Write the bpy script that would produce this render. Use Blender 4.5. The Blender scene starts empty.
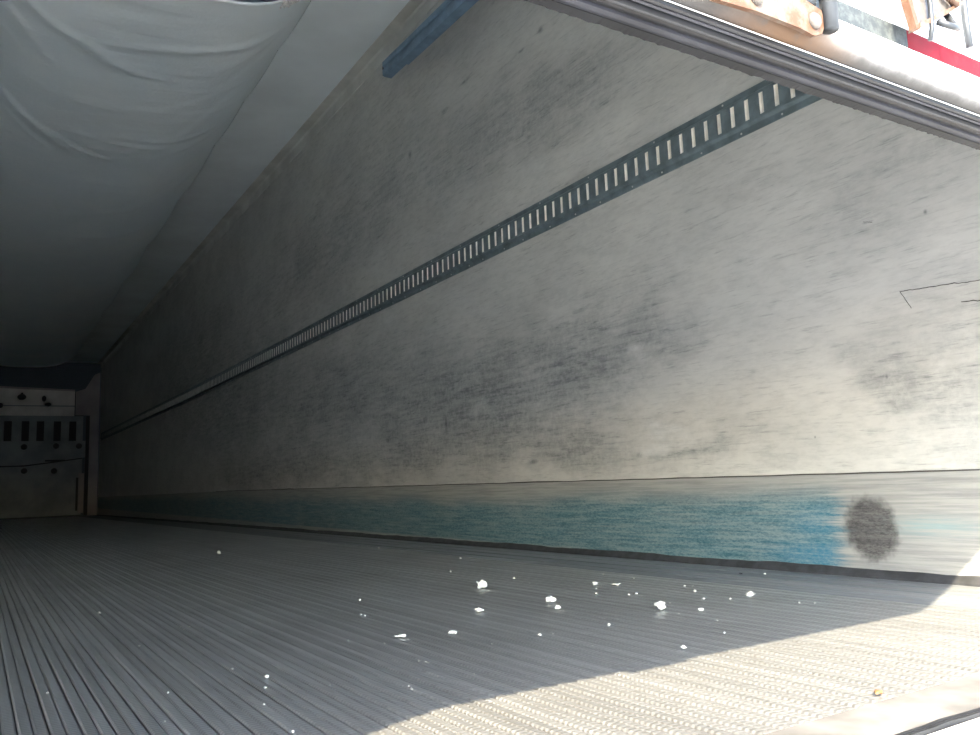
import bpy, bmesh, math, random
from mathutils import Vector, Matrix, noise
S = bpy.context.scene
C = S.collection
rnd = random.Random(7)

# ------------------------------------------------------------------ camera
XW = 1.235                       # inner face of the right wall; floor is z=0; trailer runs along +y
CAM = Vector((-0.565, 0.0, 0.25))
yaw, pitch, roll = math.radians(31.9623), math.radians(8.0728), math.radians(-2.33075)
fwd = Vector((math.sin(yaw)*math.cos(pitch), math.cos(yaw)*math.cos(pitch), math.sin(pitch)))
r0 = Vector((math.cos(yaw), -math.sin(yaw), 0)); u0 = r0.cross(fwd)
right = r0*math.cos(roll) + u0*math.sin(roll); up = -r0*math.sin(roll) + u0*math.cos(roll)
cd = bpy.data.cameras.new('camera'); cam = bpy.data.objects.new('camera', cd); C.objects.link(cam)
cd.sensor_width = 36; cd.lens = 826.32/980*36; cd.clip_start = 0.01; cd.clip_end = 300
M = Matrix((right, up, -fwd)).transposed().to_4x4(); M.translation = CAM
cam.matrix_world = M
S.camera = cam

# ------------------------------------------------------------------ light
SUN = Vector((0.8, 1.145, -1.0)).normalized()          # direction the sunlight travels
sd = bpy.data.lights.new('sun', 'SUN'); sd.energy = 4.9; sd.color = (1, .845, .62); sd.angle = math.radians(.53)
so = bpy.data.objects.new('sun', sd); C.objects.link(so)
so.rotation_euler = SUN.to_track_quat('-Z', 'Y').to_euler(); so.location = (-6, -6, 6)
w = bpy.data.worlds.new('world'); S.world = w; w.use_nodes = True
wn = w.node_tree.nodes; bg = wn['Background']
sky = wn.new('ShaderNodeTexSky'); sky.sky_type = 'NISHITA'; sky.sun_disc = False
sky.sun_elevation = math.asin(-SUN.z); sky.sun_rotation = math.atan2(-SUN.x, -SUN.y)
w.node_tree.links.new(sky.outputs[0], bg.inputs[0]); bg.inputs[1].default_value = 0.32
S.view_settings.view_transform = 'Standard'; S.view_settings.look = 'None'
S.view_settings.gamma = 1; S.view_settings.use_curve_mapping = False
S.view_settings.exposure = 2.62
S.cycles.max_bounces = 20; S.cycles.diffuse_bounces = 16; S.cycles.glossy_bounces = 8
S.cycles.sample_clamp_indirect = 0; S.cycles.caustics_reflective = True

# ------------------------------------------------------------------ helpers
class MB:
    """collects faces, builds one mesh object"""
    def __init__(s): s.v = []; s.f = []
    def add(s, vs, fs):
        n = len(s.v); s.v += [tuple(p) for p in vs]; s.f += [tuple(i+n for i in f) for f in fs]; return s
    def box(s, x0, x1, y0, y1, z0, z1, b=0.0):
        if b <= 0:
            vs = [(x, y, z) for x in (x0, x1) for y in (y0, y1) for z in (z0, z1)]
            s.add(vs, [(0,1,3,2),(4,6,7,5),(0,4,5,1),(2,3,7,6),(0,2,6,4),(1,5,7,3)])
        else:
            bm = bmesh.new(); bmesh.ops.create_cube(bm, size=1)
            for v in bm.verts:
                v.co = Vector(((x0+x1)/2+v.co.x*(x1-x0), (y0+y1)/2+v.co.y*(y1-y0), (z0+z1)/2+v.co.z*(z1-z0)))
            bmesh.ops.bevel(bm, geom=bm.edges[:], offset=b, segments=2, affect='EDGES', profile=.5)
            s.bm(bm)
        return s
    def bm(s, bm):
        bm.verts.index_update()
        s.add([v.co.copy() for v in bm.verts], [[v.index for v in f.verts] for f in bm.faces]); bm.free(); return s
    def prism(s, poly, axis, a, b):
        """polygon of 2-D points extruded along axis ('x': (y,z), 'y': (x,z), 'z': (x,y))"""
        def P(p, t):
            return (t, p[0], p[1]) if axis == 'x' else ((p[0], t, p[1]) if axis == 'y' else (p[0], p[1], t))
        n = len(poly)
        vs = [P(p, a) for p in poly] + [P(p, b) for p in poly]
        fs = [tuple(range(n)), tuple(range(2*n-1, n-1, -1))] + [(i, i+n, (i+1) % n+n, (i+1) % n) for i in range(n)]
        return s.add(vs, fs)
    def sweep(s, rows, closed=False):
        """rows of equally many points -> quads"""
        n = len(rows[0]); vs = [p for r in rows for p in r]; fs = []
        for i in range(len(rows)-1):
            for j in range(n if closed else n-1):
                k = (j+1) % n
                fs.append((i*n+j, i*n+k, (i+1)*n+k, (i+1)*n+j))
        return s.add(vs, fs)
    def tube(s, pts, r, n=10):
        pts = [Vector(p) for p in pts]; rows = []
        for i, p in enumerate(pts):
            d = (pts[min(i+1, len(pts)-1)]-pts[max(i-1, 0)]).normalized()
            a = d.orthogonal().normalized() if i == 0 else (a - d*a.dot(d)).normalized()
            b = d.cross(a)
            rows.append([p+(a*math.cos(t)+b*math.sin(t))*r for t in [2*math.pi*k/n for k in range(n)]])
        s.sweep(rows, True)
        m = len(s.v)-n*len(rows)
        s.f.append(tuple(m+k for k in range(n))[::-1]); s.f.append(tuple(m+n*(len(rows)-1)+k for k in range(n)))
        return s
    def dome(s, c, r, h, axis, n=10):
        """rounded bolt or rivet head; axis = outward unit vector"""
        c = Vector(c); ax = Vector(axis).normalized(); a = ax.orthogonal().normalized(); b = ax.cross(a); rows = []
        for rr, hh in ((1, 0), (1, .35), (.8, .75), (.4, 1)):
            rows.append([c+ax*h*hh+(a*math.cos(t)+b*math.sin(t))*r*rr for t in [2*math.pi*k/n for k in range(n)]])
        s.sweep(rows, True); m = len(s.v)-n
        s.f.append(tuple(m+k for k in range(n))); return s
    def mesh(s, name, mat, smooth=False):
        me = bpy.data.meshes.new(name); me.from_pydata(s.v, [], s.f); me.update()
        bm = bmesh.new(); bm.from_mesh(me); bmesh.ops.recalc_face_normals(bm, faces=bm.faces); bm.to_mesh(me); bm.free()
        me.materials.append(mat)
        if smooth:
            me.polygons.foreach_set('use_smooth', [True]*len(me.polygons))
        return me
    def build(s, name, mat, parent=None, smooth=False, origin=None):
        if origin is not None:
            o3 = Vector(origin); s.v = [tuple(Vector(p)-o3) for p in s.v]
        ob = bpy.data.objects.new(name, s.mesh(name, mat, smooth)); C.objects.link(ob)
        if origin is not None: ob.location = origin
        if parent: put(ob, parent)
        return ob

def wloc(o):
    return o.location.copy() if not o.parent else wloc(o.parent)+o.matrix_parent_inverse.translation+o.location
def put(ob, parent):                       # keep the child where it was built
    W = wloc(parent); ob.parent = parent; ob.matrix_parent_inverse = Matrix.Translation(-W)
def tag(o, label=None, cat=None, group=None, kind=None):
    if label: o['label'] = label
    if cat: o['category'] = cat
    if group: o['group'] = group
    if kind: o['kind'] = kind
    return o
def struct(o, label=None): return tag(o, label, kind='structure')
def empty(name, loc=(0, 0, 0)):
    o = bpy.data.objects.new(name, None); C.objects.link(o); o.location = loc; return o

# ------------------------------------------------------------------ materials
class NT:
    def __init__(s, name, col=(.5, .5, .5), rough=.5, metal=0., spec=.5):
        s.m = bpy.data.materials.new(name); s.m.use_nodes = True; s.t = s.m.node_tree; s.n = s.t.nodes
        s.b = s.n['Principled BSDF']; s.set('Base Color', (*col, 1)); s.set('Roughness', rough); s.set('Metallic', metal)
        s.set('Specular IOR Level', spec)
    def set(s, k, v):
        if hasattr(v, 'is_output') or isinstance(v, bpy.types.NodeSocket): s.t.links.new(v, s.b.inputs[k])
        else: s.b.inputs[k].default_value = v
    def put(s, sock, v):
        if isinstance(v, bpy.types.NodeSocket): s.t.links.new(v, sock)
        else: sock.default_value = v
    def pos(s): 
        if not hasattr(s, '_p'): s._p = s.n.new('ShaderNodeNewGeometry').outputs['Position']
        return s._p
    def vmath(s, op, a, b):
        n = s.n.new('ShaderNodeVectorMath'); n.operation = op; s.put(n.inputs[0], a); s.put(n.inputs[1], b)
        return n.outputs['Value'] if op in ('LENGTH', 'DISTANCE', 'DOT_PRODUCT') else n.outputs[0]
    def math(s, op, a, b=0., clamp=False):
        n = s.n.new('ShaderNodeMath'); n.operation = op; n.use_clamp = clamp; s.put(n.inputs[0], a); s.put(n.inputs[1], b); return n.outputs[0]
    def scaled(s, sc): return s.vmath('MULTIPLY', s.pos(), sc)
    def noise(s, sc, scale=1., detail=4., rough=.55, vec=None):
        n = s.n.new('ShaderNodeTexNoise'); s.put(n.inputs['Vector'], vec if vec is not None else s.scaled(sc))
        n.inputs['Scale'].default_value = scale; n.inputs['Detail'].default_value = detail; n.inputs['Roughness'].default_value = rough
        return n.outputs['Fac']
    def ramp(s, v, a, b, lo=0., hi=1.):
        n = s.n.new('ShaderNodeMapRange'); n.interpolation_type = 'SMOOTHSTEP'
        s.put(n.inputs[0], v); n.inputs[1].default_value = a; n.inputs[2].default_value = b
        n.inputs[3].default_value = lo; n.inputs[4].default_value = hi; return n.outputs[0]
    def mix(s, f, a, b):
        n = s.n.new('ShaderNodeMix'); n.data_type = 'RGBA'; s.put(n.inputs[0], f)
        for k, v in ((6, a), (7, b)):
            s.put(n.inputs[k], v if isinstance(v, bpy.types.NodeSocket) else (*v, 1))
        return n.outputs[2]
    def blob(s, vec, c, r, k=1.):
        """soft spot: ellipsoid at c with radii r, strength k"""
        d = s.vmath('LENGTH', s.vmath('MULTIPLY', s.vmath('SUBTRACT', vec, c), tuple(1/q for q in r)), (0, 0, 0))
        return s.ramp(d, 0.0, 1.15, k, 0.)
    def bump(s, h, strength, dist):
        n = s.n.new('ShaderNodeBump'); n.inputs['Strength'].default_value = strength; n.inputs['Distance'].default_value = dist
        s.put(n.inputs['Height'], h); s.t.links.new(n.outputs[0], s.b.inputs['Normal'])
def simple(name, col, rough=.5, metal=0., var=.12, sc=40., spec=.5):
    t = NT(name, col, rough, metal, spec)
    f = t.noise((1, 1, 1), sc, 3.)
    t.set('Base Color', t.mix(t.ramp(f, .3, .7), tuple(c*(1-var) for c in col), tuple(min(1, c*(1+var)) for c in col)))
    return t.m

def wall_material():
    t = NT('wall_liner', (.6, .61, .59), .42, 0, .5)
    base = t.mix(t.ramp(t.noise((1, .6, 1.3), .9, 3.), .35, .65), (.53, .53, .505), (.61, .605, .565))
    # broken edges for the stains
    n1 = t.n.new('ShaderNodeTexNoise'); t.put(n1.inputs['Vector'], t.scaled((1, 1, 2.2))); n1.inputs['Scale'].default_value = 3.5; n1.inputs['Detail'].default_value = 6
    v = t.vmath('ADD', t.pos(), t.vmath('MULTIPLY', t.vmath('SUBTRACT', n1.outputs['Color'], (.5, .5, .5)), (0, .65, .34)))
    X = XW
    stains_and_toning = [((X,2.05,.72),(.5,.38,.26),.62), ((X,2.5,.62),(.5,.75,.30),.75), ((X,3.2,.60),(.5,1.0,.38),.80), ((X,4.4,.75),(.5,1.5,.5),.75),
              ((X,2.1,.36),(.5,.9,.10),.55), ((X,3.4,.38),(.5,1.6,.14),.5), ((X,1.17,.49),(.5,.11,.15),.55), ((X,1.20,.40),(.5,.09,.10),.3),
              ((X,.95,1.03),(.5,.24,.24),.55), ((X,1.12,.82),(.5,.14,.14),.25), ((X,2.75,1.72),(.5,.9,.25),.42), ((X,3.6,1.80),(.5,1.2,.35),.45),
              ((X,2.2,1.66),(.5,.7,.22),.55), ((X,5.0,1.75),(.5,1.6,.5),.6), ((X,6.5,.9),(.5,2.4,.7),.75), ((X,8.5,1.5),(.5,3.2,1.0),.8), ((X,1.72,.30),(.5,.28,.05),.55),
              ((X,4.0,2.2),(.5,.9,.3),.35), ((X,.93,.38),(.5,.36,.34),.62), ((X,1.45,1.05),(.5,.25,.06),.3), ((X,6.0,.4),(.5,2.5,.2),.7)]  # the broad low stain nearest the opening also darkens overlit wall
    tot = None
    for c, r, k in stains_and_toning:
        b = t.blob(v, c, r, k); tot = b if tot is None else t.math('ADD', tot, b)
    streak = t.noise((1, .9, 9), 5., 8., .68)            # brushed scuffs, long in y
    st2 = t.noise((1, 2.2, 26), 6., 6., .7)
    spk = t.noise((1, 1, 1), 42., 6., .75)
    amt = t.math('MULTIPLY', tot, t.math('ADD', t.math('MULTIPLY', t.ramp(streak, .30, .72), .45), .42))
    amt = t.math('MULTIPLY', amt, t.math('ADD', t.math('MULTIPLY', t.ramp(spk, .35, .62), .40), .6))
    fine = t.math('MULTIPLY', t.math('MULTIPLY', t.ramp(st2, .50, .72), t.ramp(streak, .34, .60)), .42)
    amt = t.math('ADD', amt, fine, True)
    mot = t.math('ADD', t.math('MULTIPLY', t.ramp(t.noise((1, 1.1, 1.8), 2.6, 7., .62), .38, .66), .16), t.math('MULTIPLY', t.ramp(t.noise((1, 1.4, 5), 11., 7., .7), .40, .68), .17))
    amt = t.math('ADD', amt, mot, True)
    col = t.mix(amt, base, (.175, .187, .19))
    # a few hard marks
    marks = None
    for c, r in [((X,3.485,.566),(.5,.03,.022)), ((X,3.28,.526),(.5,.016,.05)), ((X,2.003,.325),(.5,.022,.012)), ((X,2.416,1.994),(.5,.03,.018)), ((X,2.55,1.975),(.5,.03,.01)),
                 ((X,3.19,1.994),(.5,.05,.012)), ((X,3.565,1.913),(.5,.03,.03)), ((X,1.143,.838),(.5,.018,.004)), ((X,1.003,.82),(.5,.006,.008)),
                 ((X,1.348,.336),(.5,.004,.004)), ((X,1.138,.462),(.5,.004,.007)), ((X,2.6,.33),(.5,.04,.012)), ((X,3.9,.5),(.5,.04,.02)), ((X,3.0,2.05),(.5,.06,.012))]:
        b = t.blob(t.pos(), c, r, .75); marks = b if marks is None else t.math('ADD', marks, b)
    # marks are placed on the undistorted wall
    col = t.mix(t.math('MULTIPLY', marks, t.ramp(spk, .3, .55), True), col, (.10, .11, .12))
    # pale worn patches
    pale = t.math('ADD', t.blob(v, (X, 2.0, .62), (.5, .10, .05), .5), t.blob(v, (X, 2.95, .57), (.5, .12, .04), .5))
    pale = t.math('ADD', pale, t.blob(v, (X, 1.95, .37), (.5, .28, .05), .5))
    col = t.mix(t.math('MULTIPLY', pale, t.ramp(streak, .3, .6), True), col, (.74, .75, .73))
    t.set('Base Color', col)
    t.set('Roughness', t.ramp(amt, 0, 1, .40, .6))
    h = t.math('ADD', t.math('MULTIPLY', t.noise((1, 1, 1), 2.2, 3.), 1.), t.math('MULTIPLY', streak, .035))
    t.bump(h, .55, .02)
    return t.m

def scuff_material():
    t = NT('scuff_liner', (.6, .6, .58), .5)
    X = XW
    long = t.noise((1, .7, 22), 5., 7., .7)
    spk = t.math('ADD', t.math('MULTIPLY', t.noise((1, .55, 1.6), 150., 6., .8), .6), t.math('MULTIPLY', t.noise((1, .25, 3.), 26., 6., .75), .4))
    cl = t.noise((1, .5, 1.6), 2.3, 4.)
    base = t.mix(t.ramp(long, .38, .66), (.34, .34, .32), (.22, .225, .22))
    base = t.mix(t.math('MULTIPLY', t.ramp(spk, .50, .64), .45), base, (.30, .31, .31))
    sep = t.n.new('ShaderNodeSeparateXYZ'); t.put(sep.inputs[0], t.pos())
    y, z = sep.outputs['Y'], sep.outputs['Z']
    zz = t.math('SUBTRACT', z, t.math('MULTIPLY', y, .008))
    yn = t.math('ADD', y, t.math('MULTIPLY', t.math('SUBTRACT', long, .5), .22))
    band = t.math('MULTIPLY', t.ramp(zz, -.01, .004), t.ramp(t.math('ADD', zz, t.math('MULTIPLY', t.math('SUBTRACT', cl, .5), .12)), .205, .12))
    blue = t.math('MULTIPLY', band, t.ramp(yn, 1.27, 1.34))
    amt = t.math('MULTIPLY', blue, t.math('ADD', .42, t.math('MULTIPLY', t.ramp(spk, .36, .60), .60)))
    amt = t.math('MULTIPLY', amt, t.math('ADD', .62, t.math('MULTIPLY', t.ramp(long, .30, .6), .40)), True)
    bcol = t.mix(t.ramp(spk, .40, .62), (.075, .215, .26), (.02, .09, .125))
    near = t.math('MAXIMUM', t.blob(t.pos(), (X, 1.36, .045), (.5, .22, .05), 1.), t.blob(t.pos(), (X, 1.36, .12), (.5, .13, .06), .65))
    bcol = t.mix(t.math('MULTIPLY', near, .8), bcol, (.02, .17, .27))
    col = t.mix(amt, base, bcol)
    faint = t.math('MULTIPLY', t.blob(t.pos(), (X, 1.07, .12), (.5, .16, .035), .32), t.ramp(long, .4, .6))
    col = t.mix(faint, col, (.25, .50, .52))
    # black rubber scuff, oval
    n1 = t.n.new('ShaderNodeTexNoise'); t.put(n1.inputs['Vector'], t.pos()); n1.inputs['Scale'].default_value = 60
    v = t.vmath('ADD', t.pos(), t.vmath('MULTIPLY', t.vmath('SUBTRACT', n1.outputs['Color'], (.5, .5, .5)), (0, .03, .03)))
    d = t.vmath('LENGTH', t.vmath('MULTIPLY', t.vmath('SUBTRACT', v, (X, 1.215, .112)), (1, 1/.082, 1/.088)), (0, 0, 0))
    oval = t.ramp(d, .62, 1.0, 1., 0.)
    diag = t.noise((1, 1, 1), 1., 5., .7, t.vmath('ADD', t.scaled((1, 60, 60)), t.vmath('MULTIPLY', t.scaled((1, 1, 1)), (0, 0, 0))))
    oval = t.math('MULTIPLY', oval, t.math('ADD', .66, t.math('MULTIPLY', t.ramp(spk, .42, .6), .30)), True)
    col = t.mix(oval, col, (.035, .033, .034))
    t.set('Base Color', col)
    t.set('Roughness', t.ramp(oval, 0, 1, .45, .65))
    t.bump(t.math('ADD', long, spk), .25, .004)
    return t.m

def floor_material(name, col, rough, metal):
    t = NT(name, col, rough, metal)
    oi = t.n.new('ShaderNodeObjectInfo')
    wear = t.noise((40, .9, 1), 1., 6., .65)
    dirt = t.noise((1, 1, 1), 2.4, 5.)
    c = t.mix(t.ramp(wear, .3, .7), tuple(q*.72 for q in col), col)
    c = t.mix(t.math('MULTIPLY', t.ramp(dirt, .46, .68), .35), c, tuple(q*.5 for q in col))
    c = t.mix(t.math('MULTIPLY', oi.outputs['Random'], .28), c, tuple(q*.55 for q in col))
    t.set('Base Color', c)
    wv = t.n.new('ShaderNodeTexWave'); wv.wave_type = 'BANDS'; wv.bands_direction = 'Y'
    t.put(wv.inputs['Vector'], t.pos()); wv.inputs['Scale'].default_value = 1/0.0085/ (20/ (2*math.pi)) ; wv.inputs['Distortion'].default_value = .3
    t.bump(t.math('ADD', wv.outputs['Fac'], t.math('MULTIPLY', t.noise((1, 1, 1), 120., 3.), .8)), .55, .0012)
    return t.m

M_wall = wall_material()
M_scuff = scuff_material()
M_ribA = floor_material('floor_rib_bright', (.56, .57, .57), .34, .8)
M_ribB = floor_material('floor_rib_dull', (.46, .47, .47), .40, .75)
M_slab = simple('floor_groove', (.22, .225, .23), .7, .2)
def band_material():
    t = NT('floor_edge_plate', (.40, .42, .43), .42, .3)
    lg = t.noise((26, .5, 1), 1., 6., .7)
    c = t.mix(t.ramp(lg, .36, .66), (.13, .145, .155), (.24, .25, .255))
    t.set('Base Color', c); t.set('Roughness', t.ramp(lg, .3, .7, .5, .65)); t.bump(lg, .2, .002)
    return t.m
M_band = band_material()
M_dark = simple('dark_base_strip', (.035, .037, .04), .6, 0, .35, 30)
M_ceil = simple('ceiling_liner', (.80, .87, .90), .55, 0, .06, 2.)
def cloth_material():
    t = NT('air_chute_fabric', (.66, .69, .70), .75, 0, .25)
    n = t.noise((1, 1, 1), 1.4, 4.)
    t.set('Base Color', t.mix(t.ramp(n, .35, .7), (.78, .87, .92), (.83, .90, .93)))
    t.bump(t.math('ADD', t.noise((1.2, 9, 1), 1.6, 5.), t.math('MULTIPLY', t.noise((1, 1, 1), 55., 3.), .15)), .45, .018)
    return t.m
M_cloth = cloth_material()
M_track = simple('painted_blue_grey_steel', (.15, .195, .215), .45, .3, .22, 18)
M_slot = simple('pale_wall_behind_slots', (.80, .78, .72), .5, 0, .1, 30)
M_rivet = simple('rivet_metal', (.62, .63, .62), .4, .6)
M_rail = simple('blue_grey_door_track', (.20, .31, .43), .45, .3, .15, 14)
M_black = simple('black_rubber', (.009, .010, .012), .55, 0, .3, 25)
M_grey = simple('grey_rubber', (.020, .022, .028), .6, 0, .25, 25)
M_silver = simple('bright_aluminium', (.80, .80, .79), .30, 1., .05)
def rail_white():
    t = NT('white_bottom_rail', (.82, .82, .80), .35)
    d = t.blob(t.pos(), (-.16, .295, .515), (.075, .05, .03), 1.)  # brown shadow of the hinge painted onto the rail
    n = t.noise((1, 1, 1), 60., 5., .7)
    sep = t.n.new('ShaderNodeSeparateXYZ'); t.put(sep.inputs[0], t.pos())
    low = t.ramp(t.math('ADD', sep.outputs['Z'], t.math('MULTIPLY', t.math('SUBTRACT', n, .5), .006)), .5270, .5085)  # shaded underside of the rail put into its colour, darker towards the bottom
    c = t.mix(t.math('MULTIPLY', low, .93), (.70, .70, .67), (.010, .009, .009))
    t.set('Roughness', .75); t.set('Specular IOR Level', .15)
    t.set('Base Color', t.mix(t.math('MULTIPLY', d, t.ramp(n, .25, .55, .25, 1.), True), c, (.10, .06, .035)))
    return t.m
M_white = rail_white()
M_panel = simple('white_painted_door', (.82, .83, .84), .35, 0, .04)
M_red = simple('red_reflective_tape', (.10, .0025, .006), .6, 0, .1, 60, .1)
def worn_tape():
    t = NT('worn_white_reflective_tape', (.5, .52, .52), .6, 0, .15)
    t.set('Base Color', t.mix(t.ramp(t.noise((1, 1, 1), 140., 6., .75), .42, .6), (.028, .034, .037), (.052, .059, .059)))
    return t.m
M_wtape = worn_tape()
def rusty():
    t = NT('rusty_steel', (.5, .3, .15), .7, .1)
    n = t.noise((1, 1, 1), 55., 6., .7); n2 = t.noise((1, 1, 1), 170., 4., .7)
    c = t.mix(t.ramp(n, .36, .62), (.10, .08, .06), (.07, .028, .010))
    t.set('Base Color', t.mix(t.math('MULTIPLY', t.ramp(n2, .55, .7), .7), c, (.10, .06, .05)))
    return t.m
M_rust = rusty()
M_steel = simple('dull_steel', (.045, .05, .055), .5, .7, .2, 50)
M_scrap = simple('white_foam_scrap', (.62, .61, .56), .8, 0, .06, 90)
M_leaf = simple('dry_leaf', (.20, .10, .035), .75, 0, .3, 90)
M_bulk_l = simple('pale_grey_bulkhead', (.62, .60, .56), .55, 0, .15, 3)
M_bulk_m = simple('grey_bulkhead', (.22, .255, .26), .55, 0, .2, 3)
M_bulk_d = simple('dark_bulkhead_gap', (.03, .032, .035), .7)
M_bulk_s = simple('grey_brown_side_plate', (.30, .28, .28), .55, 0, .15, 3)
M_ground = simple('concrete_yard', (.82, .82, .81), .9, 0, .2, .8)
M_dim = simple('grey_liner', (.66, .72, .74), .55, 0, .1, 1.5)
M_void = simple('purple_grey_void_sheet', (.23, .23, .30), .6)
M_foil = simple('crinkled_pale_tape', (.90, .92, .93), .3, .2, .2, 60)
M_crack = simple('dark_crack', (.05, .045, .04), .8)
M_shadow_flap = simple('black_shadow_flap', (.012, .012, .013), .8)

# ------------------------------------------------------------------ the setting
Y0, Y1 = 0.10, 15.75          # rear frame, front wall
ZC = 2.63
ground = struct(MB().box(-60, 60, -80, 60, -1.45, -1.25).build('ground', M_ground), 'sunlit pale concrete yard below the trailer')

# floor: groove slab, one rib after another, flat edge plate
floor = struct(MB().box(-XW-.06, XW+.06, .56, Y1, -.10, -.016).build('floor', M_slab), 'ribbed aluminium trailer floor, shaded grey with a sunlit patch by the opening')
def rib_mesh(name, wid, h, mat):
    hw = wid/2; b = .0022
    prof = [(-hw*.45, -.016), (-hw*.45, -.006), (-hw, -.004), (-hw, h-b), (-hw+b, h), (hw-b, h), (hw, h-b), (hw, -.004), (hw*.45, -.006), (hw*.45, -.016)]
    return MB().prism(prof, 'y', .585, Y1).mesh(name, mat)
pitch_r = 0.0304
meA = rib_mesh('floor_rib', .0136, 0.0, M_ribA); meB = rib_mesh('floor_rib_low', .0136, -.0012, M_ribB)
xe = 0.930
k = 0
while True:
    x = xe - .008 - k*pitch_r/2
    if x < -XW+.31: break
    o = bpy.data.objects.new('floor_rib', meA if k % 2 == 0 else meB); o.location = (x, 0, 0); C.objects.link(o); o.parent = floor
    k += 1
for sx in (1, -1):
    bm_ = MB()
    a, b = (xe, XW-.012) if sx > 0 else (-XW+.012, -xe)
    bm_.box(min(a, b), max(a, b), .585, Y1, -.016, -.0005)
    for i in range(3):                                   # long extruded beads of the edge plate
        xx = sx*(.99+.075*i)
        bm_.prism([(xx-.006, -.0008), (xx-.003, .0016), (xx+.003, .0016), (xx+.006, -.0008)], 'y', .59, Y1-.02)
    o = bm_.build('floor_edge_plate', M_band, floor)
    o['label'] = 'smooth dark aluminium plate along the wall edge of the floor'
# sill at the rear
sill = MB().box(-XW-.06, XW+.06, .505, .5848, -.10, -.0002, .001)
o = sill.build('floor_end_plate', simple('pale_end_plate', (.125, .123, .117), .65, 0, .3, 14), floor); o['label'] = 'flat pale end plate of the floor at the opening'
trim_2 = struct(MB().box(-XW-.06, XW+.06, Y0-.1, .494, -.12, -.002, .003).build('trim_2', simple('weathered_sill', (.45, .44, .42), .6, 0, .2, 6)), 'sunlit pale rear sill beyond the black seam')
seal = MB()
for yy in (.496, .5025):
    rows = []
    for i in range(80):
        x = -XW+.02 + i*(2*XW-.04)/79
        wob = .0012*math.sin(x*31)+.001*math.sin(x*77)
        rows.append([(x, yy-.0022+wob, -.01), (x, yy-.0018+wob, .001), (x, yy+.0018+wob, .0012), (x, yy+.0022+wob, -.01)])
    seal.sweep(rows)
o = seal.build('sill_seal', M_black, trim_2); o['label'] = 'wavy black seam between floor end and sill'

# right wall, with a liner seam above the scuff band
def zseam(y): return .2315+.0078*min(y, 7)+.003*max(0, y-7)
def zrise(y): return 0 if y < 5.5 else (y-5.5)/4*.017 + (max(0, y-9)/6.5)*.035
wr = MB()
ys = [.15+(i/60)*(Y1-.15) for i in range(61)]
wr.sweep([[(XW, y, -.02), (XW, y, zseam(y)), (XW, y, 1.0), (XW, y, 1.8), (XW, y, ZC), (XW+.06, y, ZC), (XW+.06, y, -.02)] for y in ys], True)
wall_right = struct(wr.build('wall_right', M_wall), 'pale grey liner of the right trailer wall, smeared with dark scuffs')
# scuff liner: proud sheet below the seam
sl = MB()
sl.sweep([[(XW-.0005, y, .012), (XW-.006, y, .012), (XW-.006, y, zseam(y)-.0025), (XW-.0045, y, zseam(y)), (XW-.0005, y, zseam(y))] for y in ys], True)
scuff = struct(sl.build('trim_1', M_scuff), 'low scuff liner along the right wall, smeared with blue and one black oval mark')
# dark seam line over the liner (open joint with sealant, uneven)
sm = MB(); rows = []
for i in range(420):
    y = .2+(7.5-.2)*(i/419)**1.6
    hgt = .0022+.0022*abs(noise.noise((y*4.3, 1.2, 0)))+(.004*max(0, noise.noise((y*1.7, 5.1, 0))-.12))
    z = zseam(y)+.0012*noise.noise((y*9, 0, 3))
    rows.append([(XW-.0002, y, z-.001), (XW-.0052, y, z-.0005), (XW-.0048, y, z+hgt*.8), (XW-.0002, y, z+hgt)])
sm.sweep(rows, True)
o = sm.build('liner_joint', M_crack, scuff); o['label'] = 'thin uneven dark joint above the liner'
bs = MB(); rows = []
for i in range(300):
    y = .2+(Y1-.2)*(i/299)**1.5
    t_ = .019+.004*noise.noise((y*3.1, 7, 0))+.003*noise.noise((y*13, 2, 0))
    rows.append([(XW-.0005, y, -.014), (XW-.022, y, -.014), (XW-.021, y, .004), (XW-.009, y, t_), (XW-.0005, y, t_)])
bs.sweep(rows, True)
struct(bs.build('baseboard_right', M_dark), 'rough black caulked strip where the wall meets the floor')
# the long diagonal scratches of the patched liner near the opening
cr = MB()
def crack(pts, wd):
    rows = []
    for i, (y, z) in enumerate(pts):
        q = wd*(.6+.8*abs(noise.noise((y*60, z*60, 1))))
        rows.append([(XW-.0001, y, z-q), (XW-.0012, y, z-q*.6), (XW-.0012, y, z+q*.6), (XW-.0001, y, z+q)])
    cr.sweep(rows, True)
def lerp2(a, b, n, wob): return [(a[0]+(b[0]-a[0])*i/n, a[1]+(b[1]-a[1])*i/n+wob*noise.noise((i*.7, a[0], b[1]))) for i in range(n+1)]
crack(lerp2((1.083, .653), (.99, .647), 12, .002)+lerp2((.985, .646), (.86, .634), 14, .003), .0011)
crack(lerp2((1.083, .653), (1.060, .610), 8, .002), .0011)
crack(lerp2((.948, .600), (.88, .592), 8, .003), .0012)
crack(lerp2((1.155, .842), (1.132, .834), 5, .001), .0008)
crack(lerp2((1.232, .103), (1.19, .150), 8, .002), .0022)
o = cr.build('scratch', M_crack, wall_right); o['label'] = 'thin dark crack lines in the pale liner'

wall_left = struct(MB().box(-XW-.06, -XW, .15, Y1, -.02, ZC).build('wall_left', simple('clean_white_liner', (.82, .84, .84), .5, 0, .05, 2)), 'pale grey liner of the left trailer wall')
struct(MB().box(-XW+.0005, -XW+.006, .16, Y1, .012, .24).build('baseboard_left', M_dim), 'low scuff liner of the left wall')
ceiling = struct(MB().box(-XW-.06, XW+.06, .15, Y1, ZC, ZC+.06).build('ceiling', M_ceil), 'smooth pale grey trailer ceiling')
struct(MB().box(-XW-.06, XW+.06, Y1, Y1+.06, -.1, ZC+.06).build('wall_front', simple('dark_blue_grey_front', (.07, .095, .12), .6)), 'dark front wall of the trailer')
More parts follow.
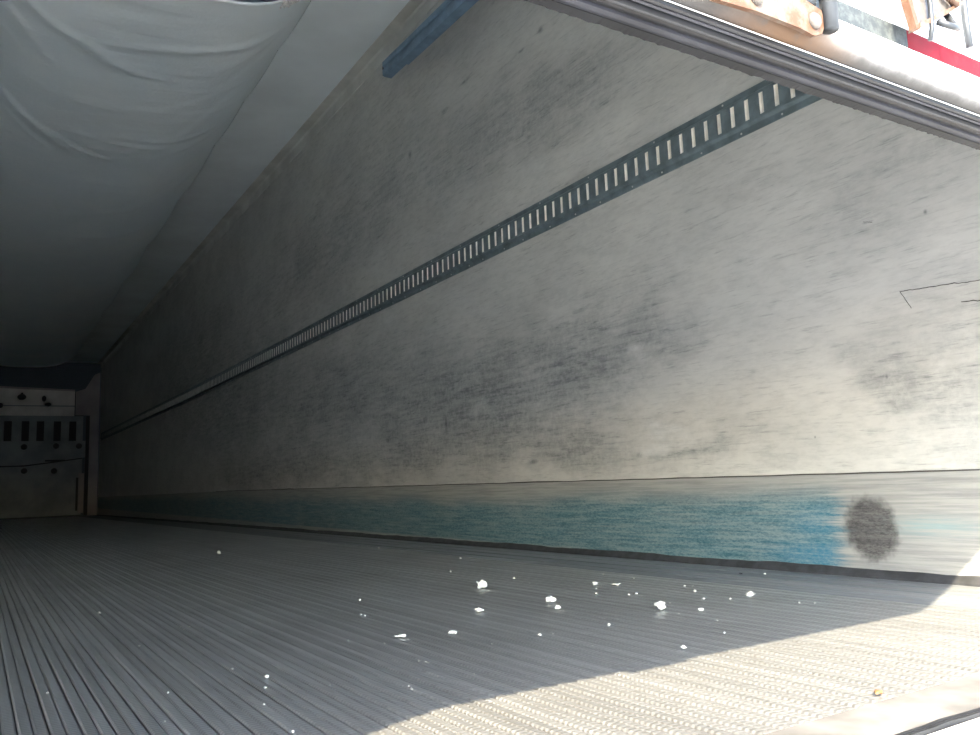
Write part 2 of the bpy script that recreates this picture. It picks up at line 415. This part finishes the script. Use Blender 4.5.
# cove strip between wall and ceiling
cv = MB().prism([(XW-.0005, ZC-.075), (XW-.005, ZC-.073), (XW-.007, ZC-.014), (XW-.016, ZC-.004), (XW-.07, ZC-.004), (XW-.072, ZC-.0005), (XW-.0005, ZC-.0005)], 'y', .16, Y1)
struct(cv.build('trim_3', simple('cove_strip', (.60, .61, .58), .5, 0, .15, 4)), 'pale cove strip in the corner of wall and ceiling')
# rear frame (posts and header)
fr = MB()
fr.box(XW, XW+.11, Y0-.1, .16, -1.0, ZC+.12); fr.box(-XW-.11, -XW, Y0-.1, .16, -1.0, ZC+.12)
fr.box(-XW-.11, XW+.11, Y0, .30, ZC-.12, ZC+.12)
struct(fr.build('trim_4', M_panel), 'white rear frame of the trailer')

# ------------------------------------------------------------------ cargo track on the right wall
track = empty('cargo_track', (XW, 8.2, 1.254))
tag(track, 'long blue-grey slotted steel cargo track running along the right wall', 'track')
PT = .0508; yA = .62; NS = 293
def zt(y): return 1.254+zrise(y)
F = XW-.0135                                     # face of the raised web
m = MB(); slot_at = []
def prow(y):
    z = zt(y)
    lo = [(XW-.0003, y, z-.0635), (XW-.0035, y, z-.0635), (XW-.0035, y, z-.0450), (F+.002, y, z-.0400), (F, y, z-.0375)]
    hi = [(F, y, z+.0375), (F+.002, y, z+.0400), (XW-.0035, y, z+.0450), (XW-.0035, y, z+.0635), (XW-.0003, y, z+.0635)]
    return lo, hi
rows_lo = []; rows_hi = []
hs, ww, dep = .0300, .0068, .0085
for i in range(NS+1):
    y = yA+i*PT; lo, hi = prow(y); rows_lo.append(lo); rows_hi.append(hi)
m.sweep(rows_lo); m.sweep(rows_hi)
for i in range(NS):
    ya, yb = yA+i*PT, yA+(i+1)*PT; yc = (ya+yb)/2
    za, zb, zc = zt(ya), zt(yb), zt(yc)
    c = [(F, ya, za-.0375), (F, yb, zb-.0375), (F, yb, zb+.0375), (F, ya, za+.0375)]
    h = [(F, yc-ww, zc-hs), (F, yc+ww, zc-hs), (F, yc+ww, zc+hs), (F, yc-ww, zc+hs)]
    d = [(F+dep, p[1], p[2]) for p in h]
    m.add(c+h, [(0,1,5,4),(1,2,6,5),(2,3,7,6),(3,0,4,7)])
    slot_at.append((yc, zc))
o = m.build('slotted_channel', M_track, track)
q_ = [(-ww, -hs), (ww, -hs), (ww, hs), (-ww, hs)]
se = MB().add([(0, a, b) for a, b in q_]+[(dep, a, b) for a, b in q_], [(0,1,5,4),(1,2,6,5),(2,3,7,6),(3,0,4,7)]).mesh('slot_edge', M_slot)
for y, z in slot_at:                             # bright bare metal edge of every slot
    e = bpy.data.objects.new('slot_edge', se); C.objects.link(e); e.location = (F, y, z); put(e, track)
bk = MB(); bk.sweep([[(F+dep-.0012, y, zt(y)-.033), (F+dep-.0012, y, zt(y)+.033), (XW-.0006, y, zt(y)+.033), (XW-.0006, y, zt(y)-.033)] for y in [yA+i*PT*4 for i in range(NS//4+1)]], True)
o = bk.build('slot_backing', M_slot, track); o['label'] = 'pale strip showing through the slots'
rvm = MB().dome((0, 0, 0), .0032, .0018, (-1, 0, 0), 8).mesh('rivet', M_rivet, True)
for i in range(96):
    for s in (-1, 1):
        if s > 0 and i % 2: continue
        y = .9+i*.1524+(.04 if s > 0 else 0)+rnd.uniform(-.02, .02)
        r = bpy.data.objects.new('rivet', rvm); C.objects.link(r); r.location = (XW-.0034, y, zt(y)+s*.0545); put(r, track)

# ------------------------------------------------------------------ fabric air chute under the ceiling
chute = empty('air_chute', (0, 9, ZC))
tag(chute, 'pale fabric air chute sagging under the ceiling with gathered folds', 'air duct')
HW = .735; YN, YF = 3.27, 15.05
gather = [3.58, 4.10, 4.78, 5.50, 6.70, 8.05, 9.6, 11.2, 12.9, 14.9]
# folds: polyline in (x,y), depth, width
folds = [([(-.75,3.62),(-.51,3.70),(-.35,3.79),(-.21,3.85),(-.09,3.99),(.01,4.05),(.15,4.07)], .030, .050),
         ([(-.13,3.81),(.11,3.75),(.37,3.67),(.62,3.60)], .024, .050),
         ([(-.75,3.70),(-.56,3.83),(-.44,3.99),(-.33,4.17)], .016, .04), ([(-.75,3.85),(-.6,4.0),(-.47,4.2)], .014, .04),
         ([(-.75,4.56),(-.53,4.76),(-.34,5.0),(-.12,5.26)], .022, .05), ([(-.6,4.86),(-.42,5.08),(-.28,5.25)], .013, .035),
         ([(-.36,4.93),(-.12,5.17),(.06,5.27)], .017, .035), ([(-.20,4.90),(.07,4.98),(.31,5.0)], .013, .035),
         ([(-.02,4.89),(.06,4.88),(.33,4.87),(.56,4.78),(.70,4.78)], .016, .04), ([(0,5.54),(.21,5.53)], .006, .03),
         ([(-.1,6.48),(.25,6.27),(.52,5.95),(.71,5.52)], .014, .06), ([(.15,4.95),(.37,4.8),(.49,4.42),(.62,4.15)], .010, .05),
         ([(-.2,4.45),(.01,4.5),(.22,4.44),(.45,4.2),(.65,4.10)], .008, .05), ([(.66,3.62),(.56,3.87),(.44,4.10)], -.010, .05),
         ([(.66,3.62),(.5,3.80),(.36,3.95)], .010, .045), ([(.70,4.78),(.5,4.98),(.3,5.15)], .012, .05), ([(-.15,3.55),(.1,3.50),(.3,3.44)], .008, .05),
         ([(.70,6.7),(.4,6.9),(0,7.1)], .014, .08), ([(.70,8.05),(.4,7.8),(0,7.7)], .014, .09), ([(.3,3.33),(.45,3.45),(.60,3.58)], .010, .04)]
def segd(p, a, b):
    ax, ay = a; bx, by = b; dx, dy = bx-ax, by-ay
    t = max(0, min(1, ((p[0]-ax)*dx+(p[1]-ay)*dy)/(dx*dx+dy*dy)))
    qx, qy = ax+t*dx-p[0], ay+t*dy-p[1]
    return math.hypot(qx, qy), (dx*(p[1]-ay)-dy*(p[0]-ax))
def chute_z(x, y):
    t = (y-YN)/(YF-YN); sag = .345*(1-t)+.19*t
    u = abs(x)/HW
    edge = 0
    for a, b in zip(gather, gather[1:]):
        if a <= y <= b: edge = min(.045, .03*(b-a))*math.sin(math.pi*(y-a)/(b-a))**.8
    z = ZC-.006-edge*min(1, u**6+.0)-sag*(1-u**3.3)-edge*.3*(1-u)
    win = min(1, (1-u)/.10) if u < 1 else 0
    for pl, dp, wd in folds:
        if y < min(q[1] for q in pl)-.35 or y > max(q[1] for q in pl)+.35: continue
        best = (9, 0, 0)
        L = 0; tot = sum(math.hypot(b[0]-a[0], b[1]-a[1]) for a, b in zip(pl, pl[1:])); acc = 0
        for a, b in zip(pl, pl[1:]):
            d, sd_ = segd((x, y), a, b); ln = math.hypot(b[0]-a[0], b[1]-a[1])
            if d < best[0]:
                tt = max(0, min(1, ((x-a[0])*(b[0]-a[0])+(y-a[1])*(b[1]-a[1]))/(ln*ln)))
                best = (d, sd_, (acc+tt*ln)/tot)
            acc += ln
        d, sd_, al = best
        if d < wd*3.2:
            amp = dp*(math.sin(math.pi*min(1, max(0, .08+.84*al)))**.6)
            side = 1 if sd_ > 0 else -1
            q = d/wd
            z -= .5*win*amp*(math.exp(-(q*q)) if side > 0 else math.exp(-((q/.45)**2)))   # steep on one side, soft on the other
    z += win*(.009*noise.noise((x*1.3+.6*y, y*4.2, 14))+.0045*noise.noise((x*2.2-.8*y, y*11, 24)))*max(.3, 1-(y-3.2)/5)
    z += win*.010*noise.noise((x*2.2, y*1.1, 4)) + win*.003*noise.noise((x*7, y*3.5, 9))
    return min(z, ZC-.004)
yl = []; y = YN
while y < YF:
    yl.append(y); y += .018 if y < 5.8 else (.04 if y < 8.5 else .12)
yl.append(YF)
xl = [-HW+2*HW*i/84 for i in range(85)]
def rag(x): return .02*noise.noise((x*6, 3, 1))+.008*noise.noise((x*23, 1, 1))
ch = MB()
ch.sweep([[(x, y+(rag(x) if j == 0 else 0), chute_z(x, y)) for x in xl] for j, y in enumerate(yl)])
fab = ch.build('chute_fabric', M_cloth, chute, True)
so_ = fab.modifiers.new('thickness', 'SOLIDIFY'); so_.thickness = .003; so_.offset = 1
# ragged rolled hem at the near end, with the crinkled tape
hem = MB(); rows = []
for i in range(60):
    x = -HW+.03+(2*HW-.06)*i/59; y = YN+rag(x); z = chute_z(x, YN)-.001
    rows.append([(x, y+.012*math.cos(a), z+.008*math.sin(a)) for a in [k*math.pi/4 for k in range(8)]])
hem.sweep(rows, True); hem.build('hem', M_cloth, chute, True)
tp = MB(); rows = []
for i in range(14):
    rows.append([(.49+.10*i/13, YN-.012+.075*j/7, chute_z(.49+.10*i/13, max(YN, YN-.012+.075*j/7))-.005-.030*abs(noise.noise((i*.9, j*1.1, 2)))) for j in range(8)])
tp.sweep(rows); o = tp.build('mending_tape', M_foil, chute); o['label'] = 'crinkled shiny tape at the torn near end'
o = MB().box(-.50, .50, YN+.10, YN+.112, ZC-.215, ZC-.006).build('duct_void_sheet', M_void, chute); o['label'] = 'purple-grey sheet for the dark duct inside at the near end'  # flat sheet painted as the dark void inside the duct
# end hoop far inside
hp = MB(); rows = []
hp.tube([(x, YF, chute_z(x, YF)) for x in xl[::3]], .012, 8); hp.build('end_hoop', M_ceil, chute, True)
fm = MB().dome((0, 0, 0), .007, .005, (0, 0, -1), 10).mesh('fastener', M_steel, True)
for y in gather[:6]:
    for s in (1, -1):
        f = bpy.data.objects.new('fastener', fm); C.objects.link(f); f.location = (s*(HW-.012), y, ZC-.016); put(f, chute)

# ------------------------------------------------------------------ overhead-door track near the ceiling
dt = empty('door_track', (1.14, 3.1, 2.34))
tag(dt, 'blue-grey steel overhead-door track sloping along the upper right wall', 'track')
def slope_rows(prof, ya, yb, n=2):
    rows = []
    for i in range(n):
        y = ya+(yb-ya)*i/(n-1); zc = 2.335+(y-3.0)*.045
        rows.append([(1.14+p[0], y, zc+p[1]) for p in prof])
    return rows
ch_ = MB()
prof = [(.018, .042), (-.022, .042), (-.030, .036), (-.030, .016), (-.024, .008), (-.024, .000), (-.030, -.006), (-.030, -.030), (-.022, -.040), (.018, -.040),
        (.018, -.034), (-.018, -.034), (-.024, -.026), (-.024, .030), (-.018, .036), (.018, .036)]
ch_.sweep(slope_rows(prof, .45, 3.60), True)
n0 = len(prof)
ch_.f.append(tuple(range(n0))); ch_.f.append(tuple(range(n0, 2*n0)))
ch_.build('rail', M_rail, dt)
MB().sweep(slope_rows([(-.028, .036), (-.028, -.034), (.016, -.034), (.016, .036)], 3.600, 3.604), True).add([(1.112, 3.604, 2.362+.036), (1.112, 3.604, 2.362-.034), (1.156, 3.604, 2.362-.034), (1.156, 3.604, 2.362+.036)], [(0,1,2,3)]).build('end_stop', M_steel, dt)
lw = MB(); lw.sweep(slope_rows([(.018, -.033), (-.031, -.033), (-.031, -.052), (.018, -.052)], .45, 3.40), True)
lw.f.append((4,5,6,7)); lw.build('lower_flange', M_rail, dt)
for y in (1.2, 2.3):
    zc = 2.335+(y-3.0)*.045
    MB().box(1.157, XW+.001, y-.02, y+.02, zc-.03, zc+.03, .003).build('bracket', M_steel, dt)

# ------------------------------------------------------------------ bulkhead at the far end
bh = empty('bulkhead', (0, 15.64, 0))
tag(bh, 'dim grey return-air bulkhead with slots and bolts at the far end', 'bulkhead')
YB = 15.60
MB().box(-1.225, .955, YB+.03, YB+.11, .02, 2.10).build('core', M_bulk_d, bh)
m_ = MB().prism([(-1.225, 1.69), (.815, 1.69), (.815, 2.105), (-1.225, 2.16)], 'y', YB-.03, YB+.03)
o = m_.build('upper_panel', M_bulk_l, bh); o['label'] = 'paler top panel'
MB().prism([(-1.225, 2.165), (.815, 2.110), (.815, 2.135), (-1.225, 2.195)], 'y', YB-.04, YB+.03).build('cap_strip', M_bulk_s, bh)
MB().prism([(-1.225, 1.835), (.815, 1.845), (.815, 1.862), (-1.225, 1.850)], 'y', YB-.038, YB-.029).build('seam_strip', M_bulk_m, bh)
for x, z, a, b in [(.03, 1.995, .07, .05), (.03, 2.03, .025, .04), (.354, 1.975, .035, .05), (.416, 1.875, .055, .035), (-.275, 1.85, .05, .045), (-.6, 1.98, .06, .05), (-.95, 1.86, .05, .04)]:
    bm_ = bmesh.new(); bmesh.ops.create_uvsphere(bm_, u_segments=10, v_segments=6, radius=1)
    for v in bm_.verts: v.co = Vector((x+v.co.x*a*(1+.25*noise.noise(v.co*2)), YB-.03+v.co.y*.015, z+v.co.z*b*(1+.25*noise.noise(v.co*2+Vector((5, 0, 0))))))
    MB().bm(bm_).build('dent_patch', M_bulk_d, bh, True)
# slotted middle panel: bars left between real slots
sx_ = [-1.02, -.75, -.46, -.151, .10, .317, .568, .80]
xs = [-1.225]+sum([[q-.055, q+.055] for q in sx_], [])+[.955]
for i in range(0, len(xs), 2):
    MB().box(xs[i], xs[i+1], YB, YB+.03, 1.27, 1.60, .004).build('slot_bar', M_bulk_m, bh)
MB().box(-1.225, .955, YB, YB+.03, 1.60, 1.688).build('slot_rail', M_bulk_m, bh)
MB().prism([(-1.225, .86), (.10, .875), (.54, .93), (1.0, .99), (1.0, 1.268), (-1.225, 1.268)], 'y', YB, YB+.03).build('middle_panel', M_bulk_m, bh)
MB().prism([(-1.225, .03), (.955, .03), (.955, .965), (.54, .905), (.10, .850), (-1.225, .835)], 'y', YB-.01, YB+.03).build('lower_panel', M_bulk_m, bh)
MB().box(.87, .905, YB-.016, YB-.009, .10, .65).build('slot', M_bulk_d, bh)
MB().box(.908, .99, YB-.02, YB-.009, .06, .72, .004).build('edge_angle', M_bulk_s, bh)
MB().box(.40, .70, YB-.012, YB+.0, .925, .955).build('seam_strip', M_bulk_d, bh)
for x, z in [(.089, 1.173), (.556, 1.184), (.902, 1.181), (.102, .781), (.538, .769), (-.4, 1.175), (-.9, 1.17), (-.45, .77)]:
    MB().dome((x, YB-.010 if z < 1 else YB, z), .048, .03, (0, -1, 0), 12).build('bolt', M_bulk_d, bh, True)
MB().prism([(.83, 2.10), (.97, 2.15), (1.11, 2.40), (1.196, 2.44), (1.196, .012), (1.055, .012), (1.055, 1.70), (.83, 1.70)], 'y', YB-.06, YB-.02).build('side_plate', M_bulk_s, bh)
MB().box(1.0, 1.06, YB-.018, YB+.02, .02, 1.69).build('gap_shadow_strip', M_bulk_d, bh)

# ------------------------------------------------------------------ the overhead door, raised above the sill
YD, YI, ZB = .300, .334, .5065
def zb(x):                       # bottom edge; the step up at the right is added to shape the shadow line
    pts = [(-2, 0), (.43, 0), (.447, .004), (.502, .026), (.564, .059), (.691, .124), (.715, .141), (.741, .1485), (.78, .152), (2, .152)]
    for (a, p), (b, q) in zip(pts, pts[1:]):
        if a <= x <= b: return ZB+p+(q-p)*(x-a)/(b-a)
    return ZB
XD = 1.21
xs = [-XD+i*.05 for i in range(int((.38+XD)/.05)+1)]+[.42+i*.0125 for i in range(30)]+[.9, 1.05, XD]
def along(prof, x0=-XD, x1=XD, wob=None):
    X_ = [x for x in xs if x0 < x < x1]; X_ = [x0]+X_+[x1]
    b = MB(); b.sweep([[(x, p[0], zb(x)+p[1]+(wob(x, i) if wob else 0)) for i, p in enumerate(prof)] for x in X_], True)
    n = len(prof); b.f.append(tuple(range(n))); b.f.append(tuple(range(len(b.v)-n, len(b.v)))); return b
pm = MB()
pm.sweep([[(x, YD, zb(x)+.026), (x, YI, zb(x)+.026), (x, YI, 2.50), (x, YD, 2.50)] for x in xs], True)
n = 4; pm.f.append((0,1,2,3)); pm.f.append(tuple(range(len(pm.v)-4, len(pm.v))))
door = pm.build('door_1', M_panel)
tag(door, 'white overhead door of the trailer, half raised, seen from below with its black seal', None, kind='structure')
cs = [(.300-.0115*math.sin(a), .0155+.0135*math.cos(a)) for a in [math.pi*k/10 for k in range(11)]]
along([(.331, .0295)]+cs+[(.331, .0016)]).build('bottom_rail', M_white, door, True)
along([(.2991, .0009), (.2989, .0005), (.2991, .0001), (.2995, .0001), (.2997, .0007)]).build('bright_bead', M_silver, door, True)
lips = [('seal_lip', M_black, .3015, .3050, -.0010), ('seal_lip', M_grey, .3055, .3085, -.0006), ('seal_lip', M_black, .3090, .3118, -.0032),
        ('seal_lip', M_black, .3122, .3190, -.0012), ('seal_lip', M_grey, .3196, .3262, -.0022)]
for nm, mt, a, b, d in lips:
    along([(a, .0022), (a+.0004, d+.0007), ((a+b)/2, d), (b-.0004, d+.0007), (b, .0022)]).build(nm, mt, door)
# inner lip with a frayed edge
fx = [-XD+i*.0022 for i in range(int(1.55/.0022))]
fray = MB(); rows = []
for x in fx:
    e = .0012*noise.noise((x*90, 1, 1))+.0012*noise.noise((x*260, 2, 1)); z = zb(x)
    rows.append([(x, .3266, z+.002), (x, .3268, z-.0012), (x, .3342+e, z-.0008-abs(e)*.4), (x, .3342+e, z+.0018)])
fray.sweep(rows, True); o = fray.build('frayed_seal_lip', M_black, door); o['label'] = 'dusty frayed inner lip of the seal'
along([(.3266, .0026), (.3266, .0006), (.333, .0006), (.333, .0026)], .34, XD).build('seal_lip', M_black, door)
# reflective tape along the panel foot
def tape(x0, x1, mat, lab):
    b = MB(); X_ = [x0]+[x for x in xs if x0 < x < x1]+[x1]
    b.sweep([[(x, YD-.0009, zb(x)+.0290), (x, YD-.0009, zb(x)+.0462), (x, YD+.0003, zb(x)+.0462), (x, YD+.0003, zb(x)+.0290)] for x in X_], True)
    b.f.append((0,1,2,3)); b.f.append(tuple(range(len(b.v)-4, len(b.v))))
    o = b.build('reflective_tape', mat, door); o['label'] = lab
tape(-.30, -.025, M_wtape, 'worn grey-white reflective tape'); tape(-.0245, .205, M_red, 'red reflective tape')
tape(-.62, -.3005, M_red, 'red reflective tape')
# rusty hinge leaf over the rail
hg = MB().prism([(-.235, .506), (-.200, .5085), (-.163, .5085), (-.150, .5070), (-.1425, .5105), (-.1385, .518), (-.141, .526), (-.158, .529), (-.170, .540), (-.180, .585), (-.235, .585)], 'y', .2845, .2875)
hinge = hg.build('hinge', M_rust, door); hinge['label'] = 'rusty steel hinge leaf bolted over the door rail'
bmat = simple('pale_bolt', (.09, .08, .07), .5, .3, .25, 160)
for x, z in ((-.1495, .5165), (-.2005, .517), (-.2005, .56)):
    MB().dome((x, .2845, z), .0052, .0034, (0, -1, 0), 12).build('bolt', bmat, hinge, True)
MB().tube([(-.1355, .2835, .514), (-.1335, .2835, .60)], .0052, 10).build('hinge_pin', M_steel, hinge, True)
MB().box(-.178, -.140, .2875, .3, .531, .60, .001).build('hinge_block', M_steel, hinge)
# latch hanging at the door foot
lm = MB().prism([(-.050, .600), (-.0470, .558), (-.0415, .5415), (-.037, .5435), (-.004, .5625), (.020, .5775), (.034, .60)], 'y', .2835, .287)
latch = lm.build('latch', bmat, door); latch['label'] = 'rusty pale latch plate hanging over the red tape'
lr = MB().prism([(-.0525, .600), (-.0505, .558), (-.0445, .5395), (-.0405, .5395), (-.0455, .558), (-.0475, .600)], 'y', .2812, .2862); lr.build('latch_flange', M_rust, latch)
MB().prism([(-.0415, .5395), (-.004, .5605), (.020, .5755), (.0215, .5785), (-.004, .5640), (-.040, .5440)], 'y', .2805, .2890).build('latch_flange', M_rust, latch)
MB().tube([(-.026, .2815, .600), (-.0255, .2805, .56), (-.026, .281, .544), (-.0262, .283, .536)], .0017, 8).build('pin', M_steel, latch, True)
MB().tube([(-.018, .281, .551), (-.010, .276, .547), (.000, .277, .549), (.004, .282, .556), (.003, .286, .566)], .0022, 8).build('hook', M_steel, latch, True)
MB().tube([(-.012, .281, .60), (-.008, .280, .575), (.006, .280, .570), (.014, .281, .60)], .0028, 8).build('handle_rod', M_rust, latch, True)
MB().tube([(.0475, .294, .61), (.0465, .294, .575), (.0475, .294, .556)], .0028, 8).build('cable', M_steel, latch, True)
# added flap left of the door foot, out of view, shapes the floor shadow
MB().prism([(-.43, .515), (-.45, .492), (-.472, .479), (-.506, .465), (-.53, .457), (-.562, .438), (-.62, .42), (-.9, .41), (-.92, .515)], 'y', .3345, .3375).build('added_shadow_flap', M_shadow_flap, door)

# ------------------------------------------------------------------ scraps on the floor
GR = 'white scraps on the trailer floor'
def scrap(x, y, w_, d_, h_, seed, label, mat=None, name='foam_scrap', group=GR, cat='scrap'):
    bm_ = bmesh.new(); bmesh.ops.create_icosphere(bm_, subdivisions=2 if w_ > .009 else 1, radius=.5)
    for v in bm_.verts:
        k_ = .86+.62*noise.noise(v.co*2.6+Vector((seed*3.1, 0, 0)))+.42*noise.noise(v.co*5+Vector((0, seed*1.7, 0)))
        v.co = Vector((v.co.x*w_*k_, v.co.y*d_*k_, v.co.z*h_*k_))
    zm = min(v.co.z for v in bm_.verts)
    for v in bm_.verts: v.co.z -= zm
    a = rnd.uniform(0, math.pi)
    o = MB().bm(bm_).build(name, mat or M_scrap); o.location = (x, y, .0003)
    if w_ < .009: o.rotation_euler.z = a
    tag(o, label, cat, group); return o
# direction of the picture's horizontal on the floor, so long scraps lie as they do
def lay(o, ang): o.rotation_euler.z = math.radians(ang); return o
big = [  # x, y, width, height, label
    (.494, 1.775, .0288, .0192, 'largest lumpy white crumb lying on the shaded floor ribs'),
    (.474, 1.462, .0251, .0125, 'blocky white foam flake with a smaller crumb just in front of it'),
    (.427, 1.373, .0138, .0085, 'small rounded white crumb just in front of the blocky flake'),
    (.299, 1.464, .0198, .0070, 'slanting oblong white chip in front of the largest lumpy crumb'),
    (.059, 1.320, .0171, .0050, 'ragged flat white shred lying leftmost among the larger scraps'),
    (.140, 1.285, .0206, .0045, 'long thin slanting white shred right of the leftmost ragged shred'),
    (.556, 1.217, .0212, .0135, 'pointed triangular white flake nearest the sunlit patch edge'),
    (.720, 1.620, .0144, .0080, 'small peaked white crumb left of a flat bar-shaped chip'),
    (.746, 1.573, .0214, .0050, 'flat bar-shaped white chip right of a small peaked crumb'),
    (.599, 1.156, .0115, .0050, 'small flat white chip right of the pointed triangular flake'),
    (.812, 1.223, .0214, .0080, 'jagged white flake lying rightmost, near the smooth edge plate'),
    (.329, .929, .0091, .0040, 'tiny white chip closest to the edge of the sunlit floor'),
    (.343, 3.736, .0178, .0150, 'lone white pellet far back on the dark floor'),
    (-.215, 1.171, .0062, .0060, 'round white pellet alone on the left floor ribs')]
for i, (x, y, w_, h_, lab) in enumerate(big):
    lay(scrap(x, y, w_, w_*(.55 if i in (3, 4, 5, 8) else .75), h_*1.15, i+1, lab), -32+(rnd.uniform(-8, 8) if i != 5 else 14))
tiny = [(.673,1.419,.0088),(.652,1.419,.0065),(.237,1.164,.0083),(.377,1.156,.0087),(.710,1.256,.0083),(.784,1.354,.0089),(.745,1.217,.0083),(.460,.970,.005),
        (1.116,1.442,.0077),(.790,1.085,.0061),(.809,1.065,.0061),(.539,1.058,.0036),(.846,1.420,.0047),(.834,1.435,.007),(.660,1.887,.0104),(.628,1.766,.0049),
        (.869,1.768,.0079),(.616,1.487,.0066),(.859,1.637,.0076),(.628,1.268,.0041),(.244,1.034,.0031),(.899,3.294,.0125),(.874,2.550,.0102),(.639,2.195,.0087),
        (.304,1.709,.0067),(.191,1.812,.0091),(.106,1.603,.0061),(.107,1.586,.006),(-.203,1.718,.0061),(-.217,1.694,.004),(-.187,1.673,.004),(-.343,1.172,.0042),
        (-.473,1.286,.0045),(-.319,2.083,.0097),(-.261,1.028,.0035),(-.270,.893,.0045),(-.238,1.261,.0046),(-.095,1.539,.0038),(.053,1.767,.0044),(.024,2.250,.0054),
        (-.072,2.010,.0048),(-.156,2.306,.0054),(-.241,2.561,.006),(-.373,1.029,.003),(-.452,1.447,.0034),(-.032,1.017,.003),(-.008,1.120,.003),(-.090,.976,.003),
        (-.002,1.110,.003),(-.086,.993,.003),(-.163,1.068,.003),(.011,.994,.003),(-.024,1.349,.0051),(.013,1.286,.0035)]
for i in range(60):                                   # finer dust further back, where the photo shows pin-prick specks
    tiny.append((rnd.uniform(-.5, .95), rnd.uniform(1.1, 4.2), rnd.uniform(.0022, .0048)))
speck = [scrap(0, 0, .01, .008, .0055, 40+i, 'tiny white speck of litter scattered on the dark floor', None, 'litter_speck', 'tiny white specks on the trailer floor', 'speck') for i in range(4)]
for i, (x, y, w_) in enumerate(tiny):
    o = speck[i] if i < 4 else speck[i % 4].copy()
    if i >= 4: C.objects.link(o)
    o.location = (x, y, .0006 if x < .93 else .0019); o.scale = (w_/.0115,)*3; o.rotation_euler.z = rnd.uniform(0, 6.28)
lay(scrap(.304, .600, .013, .010, .005, 77, 'curled brown leaf scrap on the sunlit floor end plate', M_leaf, 'leaf_scrap', None, 'leaf'), 20)
lay(scrap(1.094, 1.500, .010, .008, .004, 81, 'black crumb on the dark plate beside the blue-stained wall', M_black, 'black_crumb', None, 'crumb'), 0)
